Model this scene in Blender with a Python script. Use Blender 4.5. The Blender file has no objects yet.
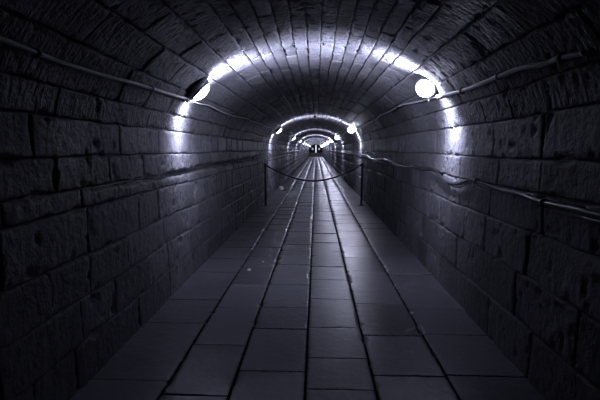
import bpy, bmesh, math, random
import numpy as np
from mathutils import Vector, Matrix

random.seed(7)
RNG = np.random.default_rng(11)
COL = bpy.context.scene.collection
EYE = 1.36                       # eye height above the paving

# ------------------------------------------------------------------ helpers
def tag(o, label=None, cat=None, group=None, kind=None):
    if label: o['label'] = label
    if cat: o['category'] = cat
    if group: o['group'] = group
    if kind: o['kind'] = kind
    return o

def link(name, me, mat, parent=None):
    o = bpy.data.objects.new(name, me)
    COL.objects.link(o)
    if mat: me.materials.append(mat)
    if parent: o.parent = parent
    return o

def empty(name, loc):
    o = bpy.data.objects.new(name, None)
    o.empty_display_size = .1
    COL.objects.link(o)
    o.location = loc
    return o

def copy_tree(o, parent=None):
    c = o.copy(); COL.objects.link(c); c.parent = parent
    for ch in list(o.children):
        copy_tree(ch, c)
    return c

def bm_obj(name, bm, mat, parent=None, smooth=True):
    me = bpy.data.meshes.new(name)
    bm.normal_update(); bm.to_mesh(me); bm.free()
    if smooth:
        for p in me.polygons: p.use_smooth = True
    return link(name, me, mat, parent)

def lathe(bm, prof, seg=24, mtx=None):
    """prof: list of (r, z) from bottom to top"""
    mtx = mtx or Matrix()
    rings = []
    for r, z in prof:
        if r < 1e-6:
            rings.append([bm.verts.new(mtx @ Vector((0, 0, z)))])
        else:
            rings.append([bm.verts.new(mtx @ Vector((r*math.cos(2*math.pi*i/seg), r*math.sin(2*math.pi*i/seg), z))) for i in range(seg)])
    for a, b in zip(rings, rings[1:]):
        for i in range(seg):
            j = (i+1) % seg
            if len(a) == 1 and len(b) == 1: continue
            if len(a) == 1: bm.faces.new((a[0], b[j], b[i])) if True else None
            elif len(b) == 1: bm.faces.new((a[i], a[j], b[0]))
            else: bm.faces.new((a[i], a[j], b[j], b[i]))

def box(bm, c, d, bev=0.0):
    r = bmesh.ops.create_cube(bm, size=1, matrix=Matrix.Translation(c) @ Matrix.Diagonal((*d, 1)))
    if bev:
        es = list({e for v in r['verts'] for e in v.link_edges})
        bmesh.ops.bevel(bm, geom=es, offset=bev, segments=2, affect='EDGES', profile=.5)

def spline(pts, per=6):
    pts = [Vector(p) for p in pts]
    out = []
    n = len(pts)
    for i in range(n-1):
        p0, p1, p2, p3 = pts[max(i-1, 0)], pts[i], pts[i+1], pts[min(i+2, n-1)]
        for k in range(per):
            t = k/per
            out.append(.5*((2*p1) + (p2-p0)*t + (2*p0-5*p1+4*p2-p3)*t*t + (3*p1-p0-3*p2+p3)*t**3))
    out.append(pts[-1])
    return out

def tube(bm, pts, rad, seg=8):
    rings = []
    for i, p in enumerate(pts):
        t = (pts[min(i+1, len(pts)-1)] - pts[max(i-1, 0)]).normalized()
        up = Vector((0, 0, 1)) if abs(t.z) < .9 else Vector((1, 0, 0))
        a = t.cross(up).normalized(); b = a.cross(t)
        r = rad(i) if callable(rad) else rad
        rings.append([bm.verts.new(p + a*r*math.cos(2*math.pi*k/seg) + b*r*math.sin(2*math.pi*k/seg)) for k in range(seg)])
    for a, b in zip(rings, rings[1:]):
        for k in range(seg):
            bm.faces.new((a[k], a[(k+1) % seg], b[(k+1) % seg], b[k]))
    bm.faces.new(rings[0]); bm.faces.new(rings[-1][::-1])

# value noise, vectorised
TAB = RNG.random(65536)
def vnoise(p):
    p = np.asarray(p, float)
    i = np.floor(p).astype(np.int64); f = p - i
    f = f*f*(3-2*f)
    def h(dx, dy, dz):
        k = ((i[:, 0]+dx)*73856093) ^ ((i[:, 1]+dy)*19349663) ^ ((i[:, 2]+dz)*83492791)
        return TAB[(k ^ (k >> 13)) & 65535]
    r = 0
    for dx in (0, 1):
        wx = f[:, 0] if dx else 1-f[:, 0]
        for dy in (0, 1):
            wy = f[:, 1] if dy else 1-f[:, 1]
            for dz in (0, 1):
                wz = f[:, 2] if dz else 1-f[:, 2]
                r = r + wx*wy*wz*h(dx, dy, dz)
    return r*2-1
def fbm(p, o=3):
    r, a, t = 0, 1, 0
    for k in range(o):
        r = r + a*vnoise(np.asarray(p)*2**k + k*17.3); t += a; a *= .5
    return r/t
def sstep(a, b, x):
    t = np.clip((x-a)/(b-a), 0, 1); return t*t*(3-2*t)

# ------------------------------------------------------------------ materials
def nodes(name):
    m = bpy.data.materials.new(name); m.use_nodes = True
    nt = m.node_tree; b = nt.nodes['Principled BSDF']
    return m, nt, b
def N(nt, t, **kw):
    n = nt.nodes.new(t)
    for k, v in kw.items():
        if k in n.inputs.keys() if hasattr(n.inputs, 'keys') else False: n.inputs[k].default_value = v
        else: setattr(n, k, v)
    return n
def ramp(nt, fac, stops):
    r = nt.nodes.new('ShaderNodeValToRGB')
    e = r.color_ramp.elements
    while len(e) < len(stops): e.new(.5)
    for q, (p, c) in zip(e, stops):
        q.position = p; q.color = (*c, 1) if len(c) == 3 else c
    nt.links.new(fac, r.inputs[0]); return r.outputs[0]

def stone_mat(name, dark, light, rough, spec, stri, bump, wet=False):
    m, nt, b = nodes(name); L = nt.links.new
    uv = N(nt, 'ShaderNodeUVMap', uv_map='surface')
    tc = N(nt, 'ShaderNodeTexCoord')
    at = N(nt, 'ShaderNodeAttribute', attribute_name='tone')
    n1 = N(nt, 'ShaderNodeTexNoise'); n1.inputs['Scale'].default_value = 3.2; n1.inputs['Detail'].default_value = 6
    L(tc.outputs['Object'], n1.inputs['Vector'])
    n2 = N(nt, 'ShaderNodeTexNoise'); n2.inputs['Scale'].default_value = 26; n2.inputs['Detail'].default_value = 5
    L(tc.outputs['Object'], n2.inputs['Vector'])
    # tooling / erosion streaks across the tunnel's axis
    mp = N(nt, 'ShaderNodeMapping'); mp.inputs['Scale'].default_value = (stri[0], stri[1], 1)
    L(uv.outputs['UV'], mp.inputs['Vector'])
    n3 = N(nt, 'ShaderNodeTexNoise'); n3.inputs['Scale'].default_value = 1; n3.inputs['Detail'].default_value = 4
    L(mp.outputs['Vector'], n3.inputs['Vector'])
    # colour = block tone + stains
    a1 = N(nt, 'ShaderNodeMath', operation='MULTIPLY_ADD'); L(n1.outputs['Fac'], a1.inputs[0]); a1.inputs[1].default_value = .55
    L(at.outputs['Fac'], a1.inputs[2])
    a2 = N(nt, 'ShaderNodeMath', operation='MULTIPLY_ADD'); L(n3.outputs['Fac'], a2.inputs[0]); a2.inputs[1].default_value = .35
    L(a1.outputs[0], a2.inputs[2])
    a3 = N(nt, 'ShaderNodeMath', operation='MULTIPLY_ADD'); L(n2.outputs['Fac'], a3.inputs[0]); a3.inputs[1].default_value = .3
    L(a2.outputs[0], a3.inputs[2])
    L(ramp(nt, a3.outputs[0], [(.32, dark), (.84, light)] if wet else [(.12, dark), (1.0, light)]), b.inputs['Base Color'])
    # roughness
    rr = N(nt, 'ShaderNodeMapRange'); L(n1.outputs['Fac'], rr.inputs[0])
    rr.inputs[1].default_value = .35; rr.inputs[2].default_value = .65
    rr.inputs[3].default_value = rough[0]; rr.inputs[4].default_value = rough[1]
    L(rr.outputs[0], b.inputs['Roughness'])
    b.inputs['Specular IOR Level'].default_value = spec
    if wet:   # worn smooth slabs, with the joints between them darker and matt
        ja = N(nt, 'ShaderNodeAttribute', attribute_name='joint_dark')
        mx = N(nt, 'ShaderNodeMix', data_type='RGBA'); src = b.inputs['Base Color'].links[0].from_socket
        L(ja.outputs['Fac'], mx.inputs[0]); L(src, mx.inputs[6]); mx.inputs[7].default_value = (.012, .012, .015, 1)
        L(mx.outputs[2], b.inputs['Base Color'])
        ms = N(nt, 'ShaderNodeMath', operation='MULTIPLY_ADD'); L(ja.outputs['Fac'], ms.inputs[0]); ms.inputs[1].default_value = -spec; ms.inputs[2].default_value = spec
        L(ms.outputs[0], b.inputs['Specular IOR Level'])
    # bump
    s = N(nt, 'ShaderNodeMath', operation='MULTIPLY_ADD'); L(n3.outputs['Fac'], s.inputs[0]); s.inputs[1].default_value = 1.1
    L(n2.outputs['Fac'], s.inputs[2])
    n4 = N(nt, 'ShaderNodeTexNoise'); n4.inputs['Scale'].default_value = 90; n4.inputs['Detail'].default_value = 3
    L(tc.outputs['Object'], n4.inputs['Vector'])
    s2 = N(nt, 'ShaderNodeMath', operation='MULTIPLY_ADD'); L(n4.outputs['Fac'], s2.inputs[0]); s2.inputs[1].default_value = .35
    L(s.outputs[0], s2.inputs[2])
    bp = N(nt, 'ShaderNodeBump'); bp.inputs['Strength'].default_value = bump[0]; bp.inputs['Distance'].default_value = bump[1]
    L(s2.outputs[0], bp.inputs['Height']); L(bp.outputs[0], b.inputs['Normal'])
    return m

def plain(name, c, rough=.5, metal=0.0, nscale=30, var=.25, bump=.15):
    m, nt, b = nodes(name); L = nt.links.new
    tc = N(nt, 'ShaderNodeTexCoord')
    n = N(nt, 'ShaderNodeTexNoise'); n.inputs['Scale'].default_value = nscale; n.inputs['Detail'].default_value = 4
    L(tc.outputs['Object'], n.inputs['Vector'])
    lo = tuple(x*(1-var) for x in c); hi = tuple(min(1, x*(1+var)) for x in c)
    L(ramp(nt, n.outputs['Fac'], [(.3, lo), (.7, hi)]), b.inputs['Base Color'])
    b.inputs['Roughness'].default_value = rough; b.inputs['Metallic'].default_value = metal
    bp = N(nt, 'ShaderNodeBump'); bp.inputs['Strength'].default_value = bump; bp.inputs['Distance'].default_value = .002
    L(n.outputs['Fac'], bp.inputs['Height']); L(bp.outputs[0], b.inputs['Normal'])
    return m

def glow(name, c, s):
    m, nt, b = nodes(name)
    b.inputs['Base Color'].default_value = (.8, .8, .85, 1)
    b.inputs['Emission Color'].default_value = (*c, 1)
    b.inputs['Emission Strength'].default_value = s
    return m

LAMPCOL = (.735, .76, 1.0)
def lampglass_mat(s):
    # milky glass: glows and lets the bulb's light through
    m = bpy.data.materials.new('lamp_glass'); m.use_nodes = True; nt = m.node_tree; nt.nodes.clear()
    out = nt.nodes.new('ShaderNodeOutputMaterial'); add = nt.nodes.new('ShaderNodeAddShader')
    e = nt.nodes.new('ShaderNodeEmission'); t = nt.nodes.new('ShaderNodeBsdfTransparent')
    e.inputs[0].default_value = (*LAMPCOL, 1); e.inputs[1].default_value = s
    nt.links.new(e.outputs[0], add.inputs[0]); nt.links.new(t.outputs[0], add.inputs[1]); nt.links.new(add.outputs[0], out.inputs[0])
    return m
SKEW = .25      # tilted a little down the tunnel
DOWN = [(0, .03), (.09, .03), (.2, .09), (.32, .15), (.42, .22), (.50, .42), (.58, 1.0)]
def bulb_data(power, n, side):
    # a bulkhead lamp throws most of its light sideways, across the tunnel
    l = bpy.data.lights.new('bulb', 'POINT'); l.energy = power; l.color = LAMPCOL; l.shadow_soft_size = .06
    l.use_nodes = True; nt = l.node_tree; e = nt.nodes['Emission']; L = nt.links.new
    tc = nt.nodes.new('ShaderNodeTexCoord'); sp = nt.nodes.new('ShaderNodeSeparateXYZ'); L(tc.outputs['Normal'], sp.inputs[0])
    def mth(op, a, b):
        q = nt.nodes.new('ShaderNodeMath'); q.operation = op
        for i, v in enumerate((a, b)):
            if isinstance(v, (int, float)): q.inputs[i].default_value = v
            else: L(v, q.inputs[i])
        return q.outputs[0]
    yo = mth('SUBTRACT', sp.outputs[1], SKEW)
    y2 = mth('MULTIPLY', yo, yo)
    w = mth('POWER', mth('MAXIMUM', mth('SUBTRACT', 1.0, y2), 0.0), n)
    zz = mth('ADD', mth('MULTIPLY', sp.outputs[2], .5), .5)
    cr = nt.nodes.new('ShaderNodeValToRGB'); el = cr.color_ramp.elements
    stops = DOWN
    while len(el) < len(stops): el.new(.5)
    for q, (p, v) in zip(el, stops): q.position = p; q.color = (v, v, v, 1)
    L(zz, cr.inputs[0])
    # the wall beside the lamp still gets its share
    mr = nt.nodes.new('ShaderNodeMapRange'); mr.interpolation_type = 'SMOOTHSTEP'
    L(mth('MULTIPLY', sp.outputs[0], float(side)), mr.inputs[0]); mr.inputs[1].default_value = .02; mr.inputs[2].default_value = .7; mr.inputs[4].default_value = .5
    L(mth('MULTIPLY', w, mth('MAXIMUM', cr.outputs[0], mr.outputs[0])), e.inputs['Strength'])
    return l
M = dict(
    wall=stone_mat('wall_stone', (.007, .007, .009), (.088, .087, .100), (.5, .75), .32, (15, 3), (.75, .014)),
    vault=stone_mat('vault_stone', (.007, .007, .009), (.082, .081, .093), (.5, .75), .3, (40, 7), (1.0, .021)),
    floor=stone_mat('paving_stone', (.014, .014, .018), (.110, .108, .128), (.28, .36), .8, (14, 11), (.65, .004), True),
    metal=plain('dark_metal', (.045, .045, .055), .42, .6),
    black=plain('black_rubber', (.02, .02, .024), .5),
    cable_white=plain('pale_cable', (.19, .19, .21), .45, 0, 60, .2, .1),
    cable_dark=plain('dark_cable', (.016, .016, .02), .33, 0, 60, .3, .1),
    rope=plain('rope', (.03, .03, .035), .8, 0, 200, .4, .5),
    rubble=plain('rubble', (.13, .13, .14), .9, 0, 18, .4, .6),
    lump_glint=plain('white_lump_and_glint', (.78, .78, .82), .7, 0, 60, .2, .4),  # white of the pale stone lump, and of the pieces painted as wet glints
    door=plain('door_paint', (.02, .02, .025), .6),
    glass_left=lampglass_mat(12.0), glass_right=lampglass_mat(220.0),
    day=glow('daylight_glass', (.85, .85, 1.0), 1.8),
    dayd=glow('dim_lit_glass', (.8, .8, 1.0), .35),
)

# ------------------------------------------------------------------ tunnel section
A, B, CX, SPR = 1.30, .866, -.035, EYE+.08       # semi-elliptical vault springing at SPR
H0 = SPR
_t = np.linspace(0, math.pi, 2001)
_x = -A*np.cos(_t); _z = B*np.sin(_t)
_s = np.concatenate([[0], np.cumsum(np.hypot(np.diff(_x), np.diff(_z)))])
LV = _s[-1]; STOT = 2*H0+LV
def section(s):
    """arc length from the left floor corner -> x, z, inward normal"""
    s = np.asarray(s, float)
    t = np.interp(s-H0, _s, _t)
    x = np.where(s < H0, -A, np.where(s > H0+LV, A, -A*np.cos(t)))
    z = np.where(s < H0, s, np.where(s > H0+LV, STOT-s, SPR+B*np.sin(t)))
    nx = np.cos(t)/A; nz = -np.sin(t)/B
    l = np.hypot(nx, nz)
    nx = np.where(s < H0, 1, np.where(s > H0+LV, -1, nx/l)); nz = np.where((s < H0) | (s > H0+LV), 0, nz/l)
    return x+CX, z, nx, nz
def s_of(z, side):
    """arc length at height z above the paving, side -1 left, +1 right"""
    s = z if z <= SPR else H0+float(np.interp(math.asin(min(1, (z-SPR)/B)), _t[:1001], _s[:1001]))
    return s if side < 0 else STOT-s
def on_wall(y, z, side, off):
    """point 'off' in front of the wall or vault at height z"""
    x, zz, nx, nz = section(s_of(z, side))
    return Vector((float(x+nx*off), y, float(zz+nz*off)))

def grid_coords(a, b, step, edges):
    L = b-a
    e = [q for q in edges if q < L*.4]
    n = max(1, int(round((L-2*e[-1])/step)))
    mid = list(np.linspace(a+e[-1], b-e[-1], n+1))
    return np.array([a+q for q in e[:-1]] + mid + [b-q for q in e[:-1]][::-1])

def step_for(y):
    if y < .6: return .12
    if y < 6.5: return .017
    if y < 14: return .03
    if y < 30: return .09
    return .2
E_NEAR = [0, .005, .011, .02, .034]; E_MID = [0, .008, .022]; E_FAR = [0, .02]

class Blocks:
    def __init__(s): s.V = []; s.Q = []; s.n = 0
    def add(s, s0, s1, y0, y1, st=None, ky=1.0, ed=None):
        step = st or step_for(y0)
        ed = ed or (E_NEAR if step < .03 else E_MID if step < .05 else E_FAR)
        ss = grid_coords(s0, s1, step, ed); yy = grid_coords(y0, y1, step, ed)
        S, Y = np.meshgrid(ss, yy, indexing='ij')
        e = np.minimum(np.minimum(S-s0, s1-S), ky*np.minimum(Y-y0, y1-Y))
        r = RNG.random(4)
        s.V.append(np.stack([S.ravel(), Y.ravel(), e.ravel(), np.full(S.size, r[0]), np.full(S.size, r[1]),
                             ((S-(s0+s1)/2)*(r[2]-.5)+(Y-(y0+y1)/2)*(r[3]-.5)).ravel()], 1))
        a, b = S.shape
        idx = np.arange(a*b).reshape(a, b)+s.n
        s.Q.append(np.stack([idx[:-1, :-1], idx[:-1, 1:], idx[1:, 1:], idx[1:, :-1]], -1).reshape(-1, 4))
        s.n += a*b
    def build(s, name, mat, fn, tone=.42):
        V = np.concatenate(s.V); Q = np.concatenate(s.Q)
        P = fn(V)
        me = bpy.data.meshes.new(name)
        me.vertices.add(len(P)); me.vertices.foreach_set('co', P.astype(np.float32).ravel())
        me.loops.add(Q.size); me.loops.foreach_set('vertex_index', Q.astype(np.int32).ravel())
        me.polygons.add(len(Q))
        me.polygons.foreach_set('loop_start', np.arange(0, Q.size, 4, dtype=np.int32))
        me.polygons.foreach_set('use_smooth', np.ones(len(Q), bool))
        me.update(calc_edges=True)
        uv = me.uv_layers.new(name='surface')
        uv.data.foreach_set('uv', V[Q.ravel()][:, [1, 0]].astype(np.float32).ravel())
        at = me.attributes.new('tone', 'FLOAT', 'POINT')
        at.data.foreach_set('value', (V[:, 4]*tone-.05-(tone-.42)/2).astype(np.float32))
        ja = me.attributes.new('joint_dark', 'FLOAT', 'POINT')
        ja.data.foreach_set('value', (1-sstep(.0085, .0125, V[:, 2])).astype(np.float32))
        me.validate()
        o = link(name, me, mat); tag(o, kind='structure'); return o

def cuts(y0, y1, lo, hi, fixed=()):
    out = [y0]; fixed = sorted(fixed); y = y0
    if fixed:
        while fixed[0]-y > hi: y += random.uniform(lo, hi); out.append(y)
        if fixed[0]-out[-1] < lo*.6 and len(out) > 1: out.pop()
        out += fixed; y = fixed[-1]
    while y < y1-hi: y += random.uniform(lo, hi); out.append(y)
    if y1-out[-1] < lo*.5: out.pop()
    out.append(y1); return out

Y0, Y1 = -2.6, 80.0
def masonry(V, groove=None):
    S, Y, E, R1, R2, T = V.T
    w = np.stack([S*1.7, Y*1.1, S*0+3.3], 1)
    end = np.minimum(1, np.minimum(np.abs(Y-Y0), np.abs(Y1-Y))*4)
    S2 = S + .0055*vnoise(np.stack([S*3, Y*8, S*0+6.6], 1))*sstep(.0, .3, S)*sstep(0, .3, STOT-S) + .013*vnoise(w)*sstep(.0, .3, S)*sstep(0, .3, STOT-S)
    Y2 = Y + .015*vnoise(np.stack([S*4, Y*4, S*0+9.1], 1))*end
    x, z, nx, nz = section(S2)
    P = np.stack([x, Y2, z], 1)
    j = .010*fbm(P*22, 2) + .006*vnoise(P*75) + .022*sstep(.35, .8, vnoise(P*13+7))
    Ee = np.where(E <= 0, 0, np.maximum(0, E-j*sstep(0, .008, E)))
    h = (R1-.5)*.012 + T*.03
    h = h - .022*(1-sstep(.001, .007, Ee)) - .0015*(1-sstep(.006, .03, Ee))
    h = np.where(E <= 0, -.026, h)
    inn = sstep(0, .02, E)
    h = h + inn*(.006*fbm(P*7, 3) + .0035*fbm(P*np.array([24, 55, 24]), 2))
    # streaky erosion pits, some blocks worse than others
    pit = vnoise(np.stack([S*13, Y*30, S*0+1.5], 1)) + .4*vnoise(np.stack([S*30, Y*60, S*0+4.5], 1))
    h = h - inn*.024*sstep(.42, .72, pit)*sstep(.3, .6, R2+.25*vnoise(P*2.1))
    if groove is not None: h = h - groove(P, x)
    return np.stack([x+nx*h, Y2, z+nz*h], 1)

def left_groove(P, x):
    # the washed-out bed joint on the left wall
    y = P[:, 1]; z = P[:, 2]-EYE
    zc = np.interp(y, [2.6, 3.2, 4.5, 7, 11, 14], [-.245, -.245, -.212, -.20, -.175, -.15])
    zc = zc + .010*vnoise(np.stack([y*5, y*0, y*0+2.2], 1))
    w = np.interp(y, [2.4, 3.4, 7, 11, 16], [.006, .022, .030, .028, .01])*(1+.45*vnoise(np.stack([y*9, y*0+5, y*0], 1)))
    a = np.interp(y, [2.2, 3.2, 11, 16], [0, .055, .055, 0])
    return np.where(x < 0, a*np.exp(-((z-zc)/w)**4), 0)

# left wall courses (heights relative to the eye)
LC = [-1.46, -1.10, -.85, -.61, -.335, -.222, -.04, .165]
RC = [-1.46, -1.07, -.77, -.48, -.245, -.05, .20]
lfix = {5: [2.0, 2.55], 6: [1.85, 2.72, 3.4], 3: [1.6, 2.25, 2.95]}
rfix = {3: [2.25, 2.95], 4: [2.3, 2.85], 5: [3.3, 4.0]}
bl = Blocks()
for i in range(len(LC)-1):
    s0 = -.06 if i == 0 else s_of(LC[i]+EYE, -1)
    s1 = s_of(LC[i+1]+EYE, -1)
    c = cuts(Y0, Y1, .30, .72, lfix.get(i, ()))
    for a, b in zip(c, c[1:]): bl.add(s0, s1, a, b)
bl.build('wall_left', M['wall'], lambda V: masonry(V, left_groove))
br = Blocks()
for i in range(len(RC)-1):
    s1 = STOT+.06 if i == 0 else s_of(RC[i]+EYE, 1)
    s0 = s_of(RC[i+1]+EYE, 1)
    c = cuts(Y0, Y1, .30, .75, rfix.get(i, ()))
    for a, b in zip(c, c[1:]): br.add(s0, s1, a, b)
br.build('wall_right', M['wall'], masonry)
# vault courses
sl, sr = s_of(LC[-1]+EYE, -1), s_of(RC[-1]+EYE, 1)
left_h = [.15, .24, .23, .21, .19]; right_h = [.18, .24, .22, .20]
mid = (sr-sl)-sum(left_h)-sum(right_h); nm = 12
bounds = [sl]
for q in left_h: bounds.append(bounds[-1]+q)
for k in range(nm): bounds.append(bounds[-1]+mid/nm)
for q in right_h[::-1]: bounds.append(bounds[-1]+q)
bounds[-1] = sr
bv = Blocks()
vfix = {0: [2.03, 2.42], 1: [1.9, 2.6], 2: [2.0, 2.7]}
for i in range(len(bounds)-1):
    c = cuts(Y0, Y1, .34, .8, vfix.get(i, ()))
    for a, b in zip(c, c[1:]): bv.add(bounds[i], bounds[i+1], a, b, None, 1.4)
bv.build('ceiling', M['vault'], masonry)

# ------------------------------------------------------------------ paving
FC = [-1.40, -.862, -.478, -.055, .347, .791, 1.34]
ffix = [[2.97, 3.46, 4.3], [2.05, 2.63, 3.3], [2.31, 2.9, 3.32, 3.9], [2.48, 2.94, 3.53, 4.07], [2.29, 2.82, 3.44, 4.39], [2.31, 2.85, 3.33, 3.81]]
bf = Blocks()
def fstep(y):
    return .10 if y < .6 else .018 if y < 4.2 else .03 if y < 6.5 else .05 if y < 13 else .12 if y < 30 else .25
for i in range(6):
    c = cuts(Y0, Y1, .42, .72, ffix[i])
    for a, b in zip(c, c[1:]): bf.add(FC[i], FC[i+1], a, b, fstep(a), 1.9, [0, .0035, .0070, .011] if a < 14 else [0, .005, .010])
def paving(V):
    X, Y, E, R1, R2, T = V.T
    P = np.stack([X, Y, X*0], 1)
    X2 = X + .0025*vnoise(P*1.3)
    Ee = np.where(E <= 0, 0, np.maximum(0, E-.004*fbm(P*30, 2)-.007*sstep(.45, .85, vnoise(P*11+3))))
    h = (R1-.5)*.003 + T*np.interp(Y, [2, 5, 12], [.008, .014, .016]) - .030*(1-sstep(.0035, .0070, Ee))
    h = np.where(E <= 0, -.028, h)
    inn = sstep(0, .02, E)
    h = h + inn*(.0014*fbm(P*5, 2) + .0004*fbm(P*22, 2))
    # the crack running out of one slab's right edge, and a spalled slab nearer by
    for (ax, ay), (bx, by) in (((.635, 2.835), (.70, 2.905)), ((.70, 2.905), (.80, 2.925))):
        t = np.clip(((X-ax)*(bx-ax)+(Y-ay)*(by-ay))/((bx-ax)**2+(by-ay)**2), 0, 1)
        h = h - .010*(1-sstep(.004, .014, np.hypot(X-ax-t*(bx-ax), Y-ay-t*(by-ay))))
    h = h - .004*sstep(.15, .5, fbm(P*14+8.8, 2))*np.exp(-(((X-.52)/.13)**2+((Y-2.2)/.10)**2)**2)
    return np.stack([X2, Y, h], 1)
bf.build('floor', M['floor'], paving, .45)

# ------------------------------------------------------------------ far end: steps, wall and door
bm = bmesh.new()
for k in range(4):
    z = .17*(k+1)
    box(bm, (CX, (76.0+.5*k+80.3)/2, z-.085), (2.62, 80.3-(76.0+.5*k), .17), .012)
tag(bm_obj('trim_1', bm, M['floor'], smooth=False), kind='structure')
bm = bmesh.new()
box(bm, (CX-1.26, 80.2, 1.6), (.26, .25, 2.0)); box(bm, (CX+1.26, 80.2, 1.6), (.26, .25, 2.0)); box(bm, (CX, 80.2, 2.42), (2.8, .25, .3))
tag(bm_obj('wall_back', bm, M['wall'], smooth=False), kind='structure')
d1 = empty('door_1', (CX, 80.2, .68)); tag(d1, kind='structure')
bm = bmesh.new()
box(bm, (-1.12, 0, .8), (.06, .12, 1.6)); box(bm, (1.12, 0, .8), (.06, .12, 1.6)); box(bm, (0, 0, 1.57), (2.2, .12, .06))
bm_obj('door_frame', bm, M['door'], d1, False)
for sgn in (-1, 1):
    bm = bmesh.new()
    x0, x1 = .07, 1.09
    wx0, wx1, wz0, wz1 = .48, .80, .55, .95
    for (a, b, c, d) in ((x0, wx0, 0, 1.54), (wx1, x1, 0, 1.54), (wx0, wx1, 0, wz0), (wx0, wx1, wz1, 1.54)):
        box(bm, (sgn*(a+b)/2, 0, (c+d)/2), (b-a, .05, d-c))
    leaf = bm_obj('door_leaf', bm, M['door'], d1, False)
    bm = bmesh.new(); box(bm, (sgn*(wx0+wx1)/2, .01, (wz0+wz1)/2), (wx1-wx0, .01, wz1-wz0))
    bm_obj('pane', bm, M['dayd'], leaf, False)
    bm = bmesh.new(); tube(bm, [Vector((sgn*.16, -.06, .6)), Vector((sgn*.16, -.06, .85))], .012)
    bm_obj('door_handle', bm, M['metal'], leaf)
bm = bmesh.new(); box(bm, (0, .05, .78), (.15, .01, 1.5))
bm_obj('lit_gap_pane', bm, M['day'], d1, False)

# ------------------------------------------------------------------ lamps
def make_lamp(side, glass):
    r = empty('bulkhead_lamp', (0, 0, 0))
    bm = bmesh.new()
    lathe(bm, [(0, 0), (.108, 0), (.114, .006), (.114, .030), (.106, .038), (0, .038)], 32)
    bm_obj('back_plate', bm, M['metal'], r)
    bm = bmesh.new()
    lathe(bm, [(.088, .036), (.104, .036), (.106, .046), (.098, .054), (.088, .050), (.088, .036)], 32)
    bm_obj('rim', bm, M['metal'], r)
    bm = bmesh.new()
    pr = [(.088, .046)] + [(.088*math.cos(a), .050+(.048 if side < 0 else .066)*math.sin(a)) for a in np.linspace(.0, math.pi/2, 8)[:-1]] + [(0, .098 if side < 0 else .116)]
    lathe(bm, pr, 24)
    tag(bm_obj('glass_dome', bm, M[glass], r), 'glowing white glass dome')
    bm = bmesh.new()
    tube(bm, [Vector((.09, 0, .018)), Vector((.150, 0, .014))], .012, 10)
    bm_obj('cable_gland', bm, M['black'], r)
    for a in (.6, 2.2, 3.9, 5.3):
        bm = bmesh.new()
        lathe(bm, [(0, .036), (.006, .036), (.006, .044), (0, .045)], 8, Matrix.Translation((.098*math.cos(a), .098*math.sin(a), .012)))
        bm_obj('screw', bm, M['metal'], r)
    bm = bmesh.new()
    if side > 0:
        tube(bm, [Vector((0, 0, .01)), Vector((0, 0, -.03)), Vector((.03, 0, -.085))], .022, 10)
    else:
        tube(bm, [Vector((0, 0, .01)), Vector((0, 0, -.045))], .03, 10)
    bm_obj('bracket', bm, M['metal'], r)
    return r

def place_lamp(o, side, y, wob):
    x, z, nx, nz = section(s_of(EYE+(.570 if side < 0 else .590), side))
    n = Vector((float(nx), 0, float(nz)))
    if side < 0:
        f = (n*1.0 + Vector((0, .22+wob, 0))).normalized(); off = .004
    else:
        f = (n*.75 + Vector((0, -.66+wob, 0))).normalized(); off = .042
    down = Vector((0, 0, -1)); xa = (down-f*down.dot(f)).normalized(); ya = f.cross(xa)
    m = (Matrix((xa, ya, f)).transposed() @ Matrix.Scale(1.12 if side < 0 else .86, 3)).to_4x4()
    m.translation = Vector((float(x), y, float(z))) + n*off
    o.matrix_world = m
    lo = bpy.data.objects.new('bulb', (FAR if y > 22 else BULB)[side]); COL.objects.link(lo)
    lo.parent = o; lo.matrix_parent_inverse = m.inverted()
    lo.matrix_basis = Matrix.Translation(m.translation + f*.10)

BULB = {-1: bulb_data(740, 5.5, -1), 1: bulb_data(740, 5.5, 1)}
FAR = {-1: bulb_data(1500, 4.0, -1), 1: bulb_data(1500, 4.0, 1)}
ORD = ['nearest the camera', 'second from the camera', 'third from the camera', 'fourth from the camera',
       'fifth from the camera', 'sixth from the camera', 'seventh from the camera', 'eighth from the camera', 'ninth from the camera', 'farthest off, by the end door']
for side, word, grp in ((-1, 'left', 'lamps along the left side of the vault'), (1, 'right', 'lamps along the right side of the vault')):
    proto = None
    for k in range(10):
        if k == 0: o = make_lamp(side, 'glass_left')
        elif k == 1: o = proto = make_lamp(side, 'glass_left' if side < 0 else 'glass_right')
        else: o = copy_tree(proto)
        if k:   # the far ones' screws are too small to show
            for ch in list(o.children):
                if ch.name.startswith(('screw', 'bulb')): bpy.data.objects.remove(ch)
        place_lamp(o, side, 3.73 if k == 0 else 3.85+7.6*k, 0 if k < 2 else random.uniform(-.08, .08))
        tag(o, 'glowing round lamp on the %s side of the vault, %s' % (word, ORD[k]), 'lamp', grp)

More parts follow.
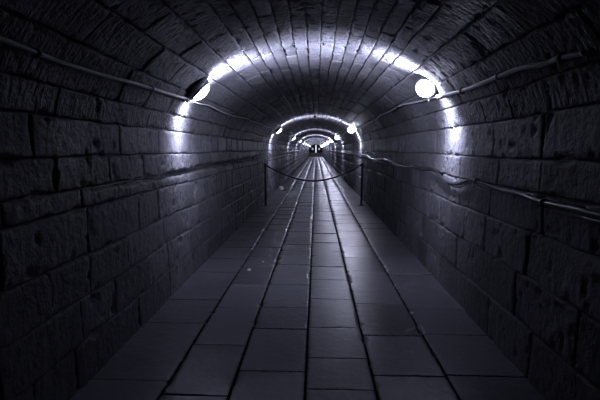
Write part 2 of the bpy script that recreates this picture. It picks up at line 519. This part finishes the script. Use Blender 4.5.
# ------------------------------------------------------------------ cables
def cable(name, pts, rad, mat, label, clips=(), cmat=None, per=6):
    sp = spline(pts, per)
    bm = bmesh.new(); tube(bm, sp, (lambda i: rad*(1 if sp[i].y < 3.75 else .66)) if name == 'power_cable' else rad, 8)
    root = bm_obj(name, bm, mat); tag(root, label, 'cable')
    for y in clips:
        i = min(range(1, len(sp)-1), key=lambda q: abs(sp[q].y-y))
        p = sp[i]; t = (sp[i+1]-sp[i-1]).normalized()
        bm = bmesh.new(); tube(bm, [p-t*.010, p-t*.009, p+t*.009, p+t*.010], lambda q: rad*1.75 if q in (1, 2) else rad*1.3, 10)
        bm_obj('cable_clip', bm, cmat or M['black'], root)
    return root
LU = [(-.5, .44), (.6, .44), (1.2, .435), (1.56, .433), (1.9, .425), (2.24, .431), (2.65, .447), (3.16, .459), (3.69, .473), (4.0, .472), (4.4, .489), (5.0, .478), (5.77, .486), (6.6, .52), (7.2, .515), (8.31, .536), (9.1, .525), (10.13, .543), (11.3, .50), (12.49, .555), (14.0, .545), (16.3, .554), (18.2, .52), (19.3, .48)]
RU = [(1.80, .425), (1.97, .438), (2.09, .437), (2.28, .458), (2.54, .461), (2.84, .460), (3.11, .461), (3.42, .475), (3.80, .495), (4.26, .513), (5.05, .556), (5.8, .55), (6.53, .566), (7.2, .535), (7.9, .543), (9.2, .535), (10.57, .549), (11.6, .50), (13, .58), (15.09, .583), (17, .54), (19.3, .49)]
def extend(L):
    L = list(L)
    for k in range(2, 9):
        y = 3.85+7.6*k
        L += [(y+2, .54+random.uniform(-.03, .03)), (y+4.2, .56+random.uniform(-.03, .03)), (y+6, .53), (y+7.6, .49)]
    return L
cable('power_cable', [on_wall(y, EYE+z, -1, .036) for y, z in extend(LU)], .0115, M['cable_white'],
      'pale cable strung along the left side of the vault from lamp to lamp', (1.75, 2.9, 3.6, 6.8, 9.4), M['metal'])
cable('power_cable', [on_wall(y, EYE+z, 1, .036) for y, z in extend(RU)], .0135, M['cable_white'],
      'thick pale cable strung along the right side of the vault from lamp to lamp', (1.93, 2.55, 3.15, 5.2, 7.4), M['black'])
RL = [(1.2, -.29), (1.6, -.286), (1.83, -.285), (1.95, -.283), (2.07, -.287), (2.26, -.285), (2.48, -.270), (2.67, -.272), (2.91, -.260), (3.08, -.246), (3.24, -.243), (3.37, -.273), (3.55, -.302), (3.79, -.308), (3.97, -.279), (4.14, -.230), (4.36, -.204), (4.86, -.210), (5.37, -.232), (5.87, -.240), (6.31, -.219), (6.74, -.192), (7.43, -.176), (8.28, -.206), (9.02, -.202), (9.72, -.150), (10.75, -.145), (12, -.16), (13.5, -.13), (15, -.16), (17, -.15), (20, -.13), (24, -.15), (30, -.13)]
cable('wall_cable', [on_wall(y, EYE+z, 1, .036) for y, z in RL], .014, M['cable_dark'],
      'dark cable sagging along the right wall, the upper strand of the pair', (2.2, 3.1, 5.0, 7.4), M['black'])
RL2 = [(y, z-.016-.012*math.sin(y*4.1)) for y, z in RL if y < 10]
cable('wall_cable', [on_wall(y, EYE+z, 1, .034+.016*math.cos(y*4.1)) for y, z in RL2], .0075, M['cable_dark'],
      'thin dark cable twisted round the thicker one on the right wall, the lower strand', (), M['black'])
LL = [(8.3, -.18), (9.74, -.161), (11.2, -.143), (13.17, -.135), (15.5, -.113), (20.3, -.10), (25, -.12), (30, -.1)]
cable('wall_cable', [on_wall(y, EYE+z, -1, .030) for y, z in LL], .016, M['black'],
      'dark cable along the left wall behind the rope post', (9.0, 11.6, 14.2), M['cable_white'])

# ------------------------------------------------------------------ rope barrier
def make_post():
    r = empty('barrier_post', (0, 0, 0))
    bm = bmesh.new(); lathe(bm, [(0, 0), (.075, 0), (.078, .004), (.074, .011), (.03, .018), (0, .018)], 28); bm_obj('base_plate', bm, M['metal'], r)
    bm = bmesh.new(); lathe(bm, [(0, .010), (.026, .010), (.026, 1.0), (0, 1.0)], 16); bm_obj('shaft', bm, M['metal'], r)
    bm = bmesh.new(); lathe(bm, [(0, .995), (.032, .995), (.034, 1.003), (.032, 1.02), (.018, 1.03), (0, 1.033)], 16); bm_obj('cap', bm, M['metal'], r)
    bm = bmesh.new(); lathe(bm, [(0, .955), (.031, .955), (.031, .985), (0, .985)], 16); bm_obj('collar', bm, M['metal'], r)
    return r
pl = make_post(); pl.location = (-1.212, 9.56, .002); tag(pl, 'slim dark metal barrier post by the left wall', 'post', 'rope barrier posts')
pr = copy_tree(pl); pr.location = (1.110, 9.72, .002); tag(pr, 'slim dark metal barrier post by the right wall', 'post', 'rope barrier posts')
a = Vector((-1.180, 9.56, EYE-.385)); b = Vector((1.078, 9.72, EYE-.375))
pts = []
for i in range(41):
    t = i/40; p = a.lerp(b, t); p.z -= .375*(1-((2*t-1)**2)**.92); pts.append(p)
bm = bmesh.new(); tube(bm, pts, lambda i: .0165+.0015*math.sin(i*2.2), 8)
rp = bm_obj('barrier_rope', bm, M['rope']); tag(rp, 'dark rope sagging between the two barrier posts across the tunnel', 'rope')
for e, q in ((a, pts[1]), (b, pts[-2])):
    d = (q-e).normalized()
    bm = bmesh.new(); tube(bm, [e-d*.012, e+d*.05], .02, 10); bm_obj('end_hook', bm, M['metal'], rp)

# ------------------------------------------------------------------ small things
jb = empty('junction_box', (CX, 11.3, SPR+B-.02)); tag(jb, 'small dark box fixed to the crown of the vault above the rope barrier', 'junction box')
bm = bmesh.new(); box(bm, (0, 0, -.03), (.085, .085, .06), .008); bm_obj('box_body', bm, M['black'], jb)
bm = bmesh.new(); tube(bm, [Vector((0, .0, -.02)), Vector((0, 0, .04))], .014); bm_obj('mount', bm, M['metal'], jb)

def rock(name, loc, d, mat, seed, label, cat, group=None):
    bm = bmesh.new(); bmesh.ops.create_icosphere(bm, subdivisions=4, radius=1)
    P = np.array([v.co[:] for v in bm.verts])
    k = 1+.28*fbm(P*1.5+seed, 3)+.06*fbm(P*6+seed, 2)
    for v, q in zip(bm.verts, k):
        v.co = Vector((v.co.x*q*d[0], v.co.y*q*d[1], max(v.co.z*q, -.55)*d[2]))
    zmin = min(v.co.z for v in bm.verts)
    o = bm_obj(name, bm, mat); o.location = (loc[0], loc[1], loc[2]-zmin); tag(o, label, cat, group); return o
rock('stone_lump', (-1.18, 13.5, -.004), (.085, .09, .085), M['lump_glint'], 3.1, 'small pale lump of stone on the paving by the left wall, beyond the rope', 'rubble')
rock('stone_lump', (-1.04, 13.25, -.004), (.07, .06, .03), M['rubble'], 8.7, 'flat darker lump of stone beside the pale one beyond the rope', 'rubble')
for i, (x, y, r, lb) in enumerate(((-.755, 4.38, .022, 'largest and nearest of three white pieces standing in for wet glints on the left paving'),
                                   (-.639, 4.71, .015, 'middle of three white pieces standing in for wet glints on the left paving'),
                                   (-.586, 4.99, .012, 'farthest of three white pieces standing in for wet glints on the left paving'))):
    rock('glint_piece', (x, y, -.002), (r, r*1.2, r*.5), M['lump_glint'], i*3.3, lb, 'glint', 'white pieces for wet glints on the paving')  # added white solids, their bright colour stands in for glints on wet drops

# ------------------------------------------------------------------ world, camera, view
sc = bpy.context.scene
w = bpy.data.worlds.new('night'); sc.world = w; w.use_nodes = True
w.node_tree.nodes['Background'].inputs[0].default_value = (.5, .5, .7, 1)
w.node_tree.nodes['Background'].inputs[1].default_value = .0006
cam = bpy.data.cameras.new('camera'); co = bpy.data.objects.new('camera', cam); COL.objects.link(co)
cam.sensor_width = 36; cam.lens = 24.0; cam.clip_start = .05; cam.clip_end = 300
yaw = math.atan(16/400); pitch = math.atan2(50.7, math.hypot(400, 16))
co.location = (0, 0, EYE); co.rotation_euler = (math.pi/2-pitch, 0, yaw)
sc.camera = co
sc.cycles.use_denoising = True
sc.cycles.use_adaptive_sampling = False
sc.cycles.max_bounces = 6; sc.cycles.diffuse_bounces = 3; sc.cycles.glossy_bounces = 3
sc.cycles.sample_clamp_indirect = 4.0
sc.view_settings.view_transform = 'Standard'; sc.view_settings.look = 'None'
sc.view_settings.gamma = 1; sc.view_settings.use_curve_mapping = False
sc.view_settings.exposure = 0.0
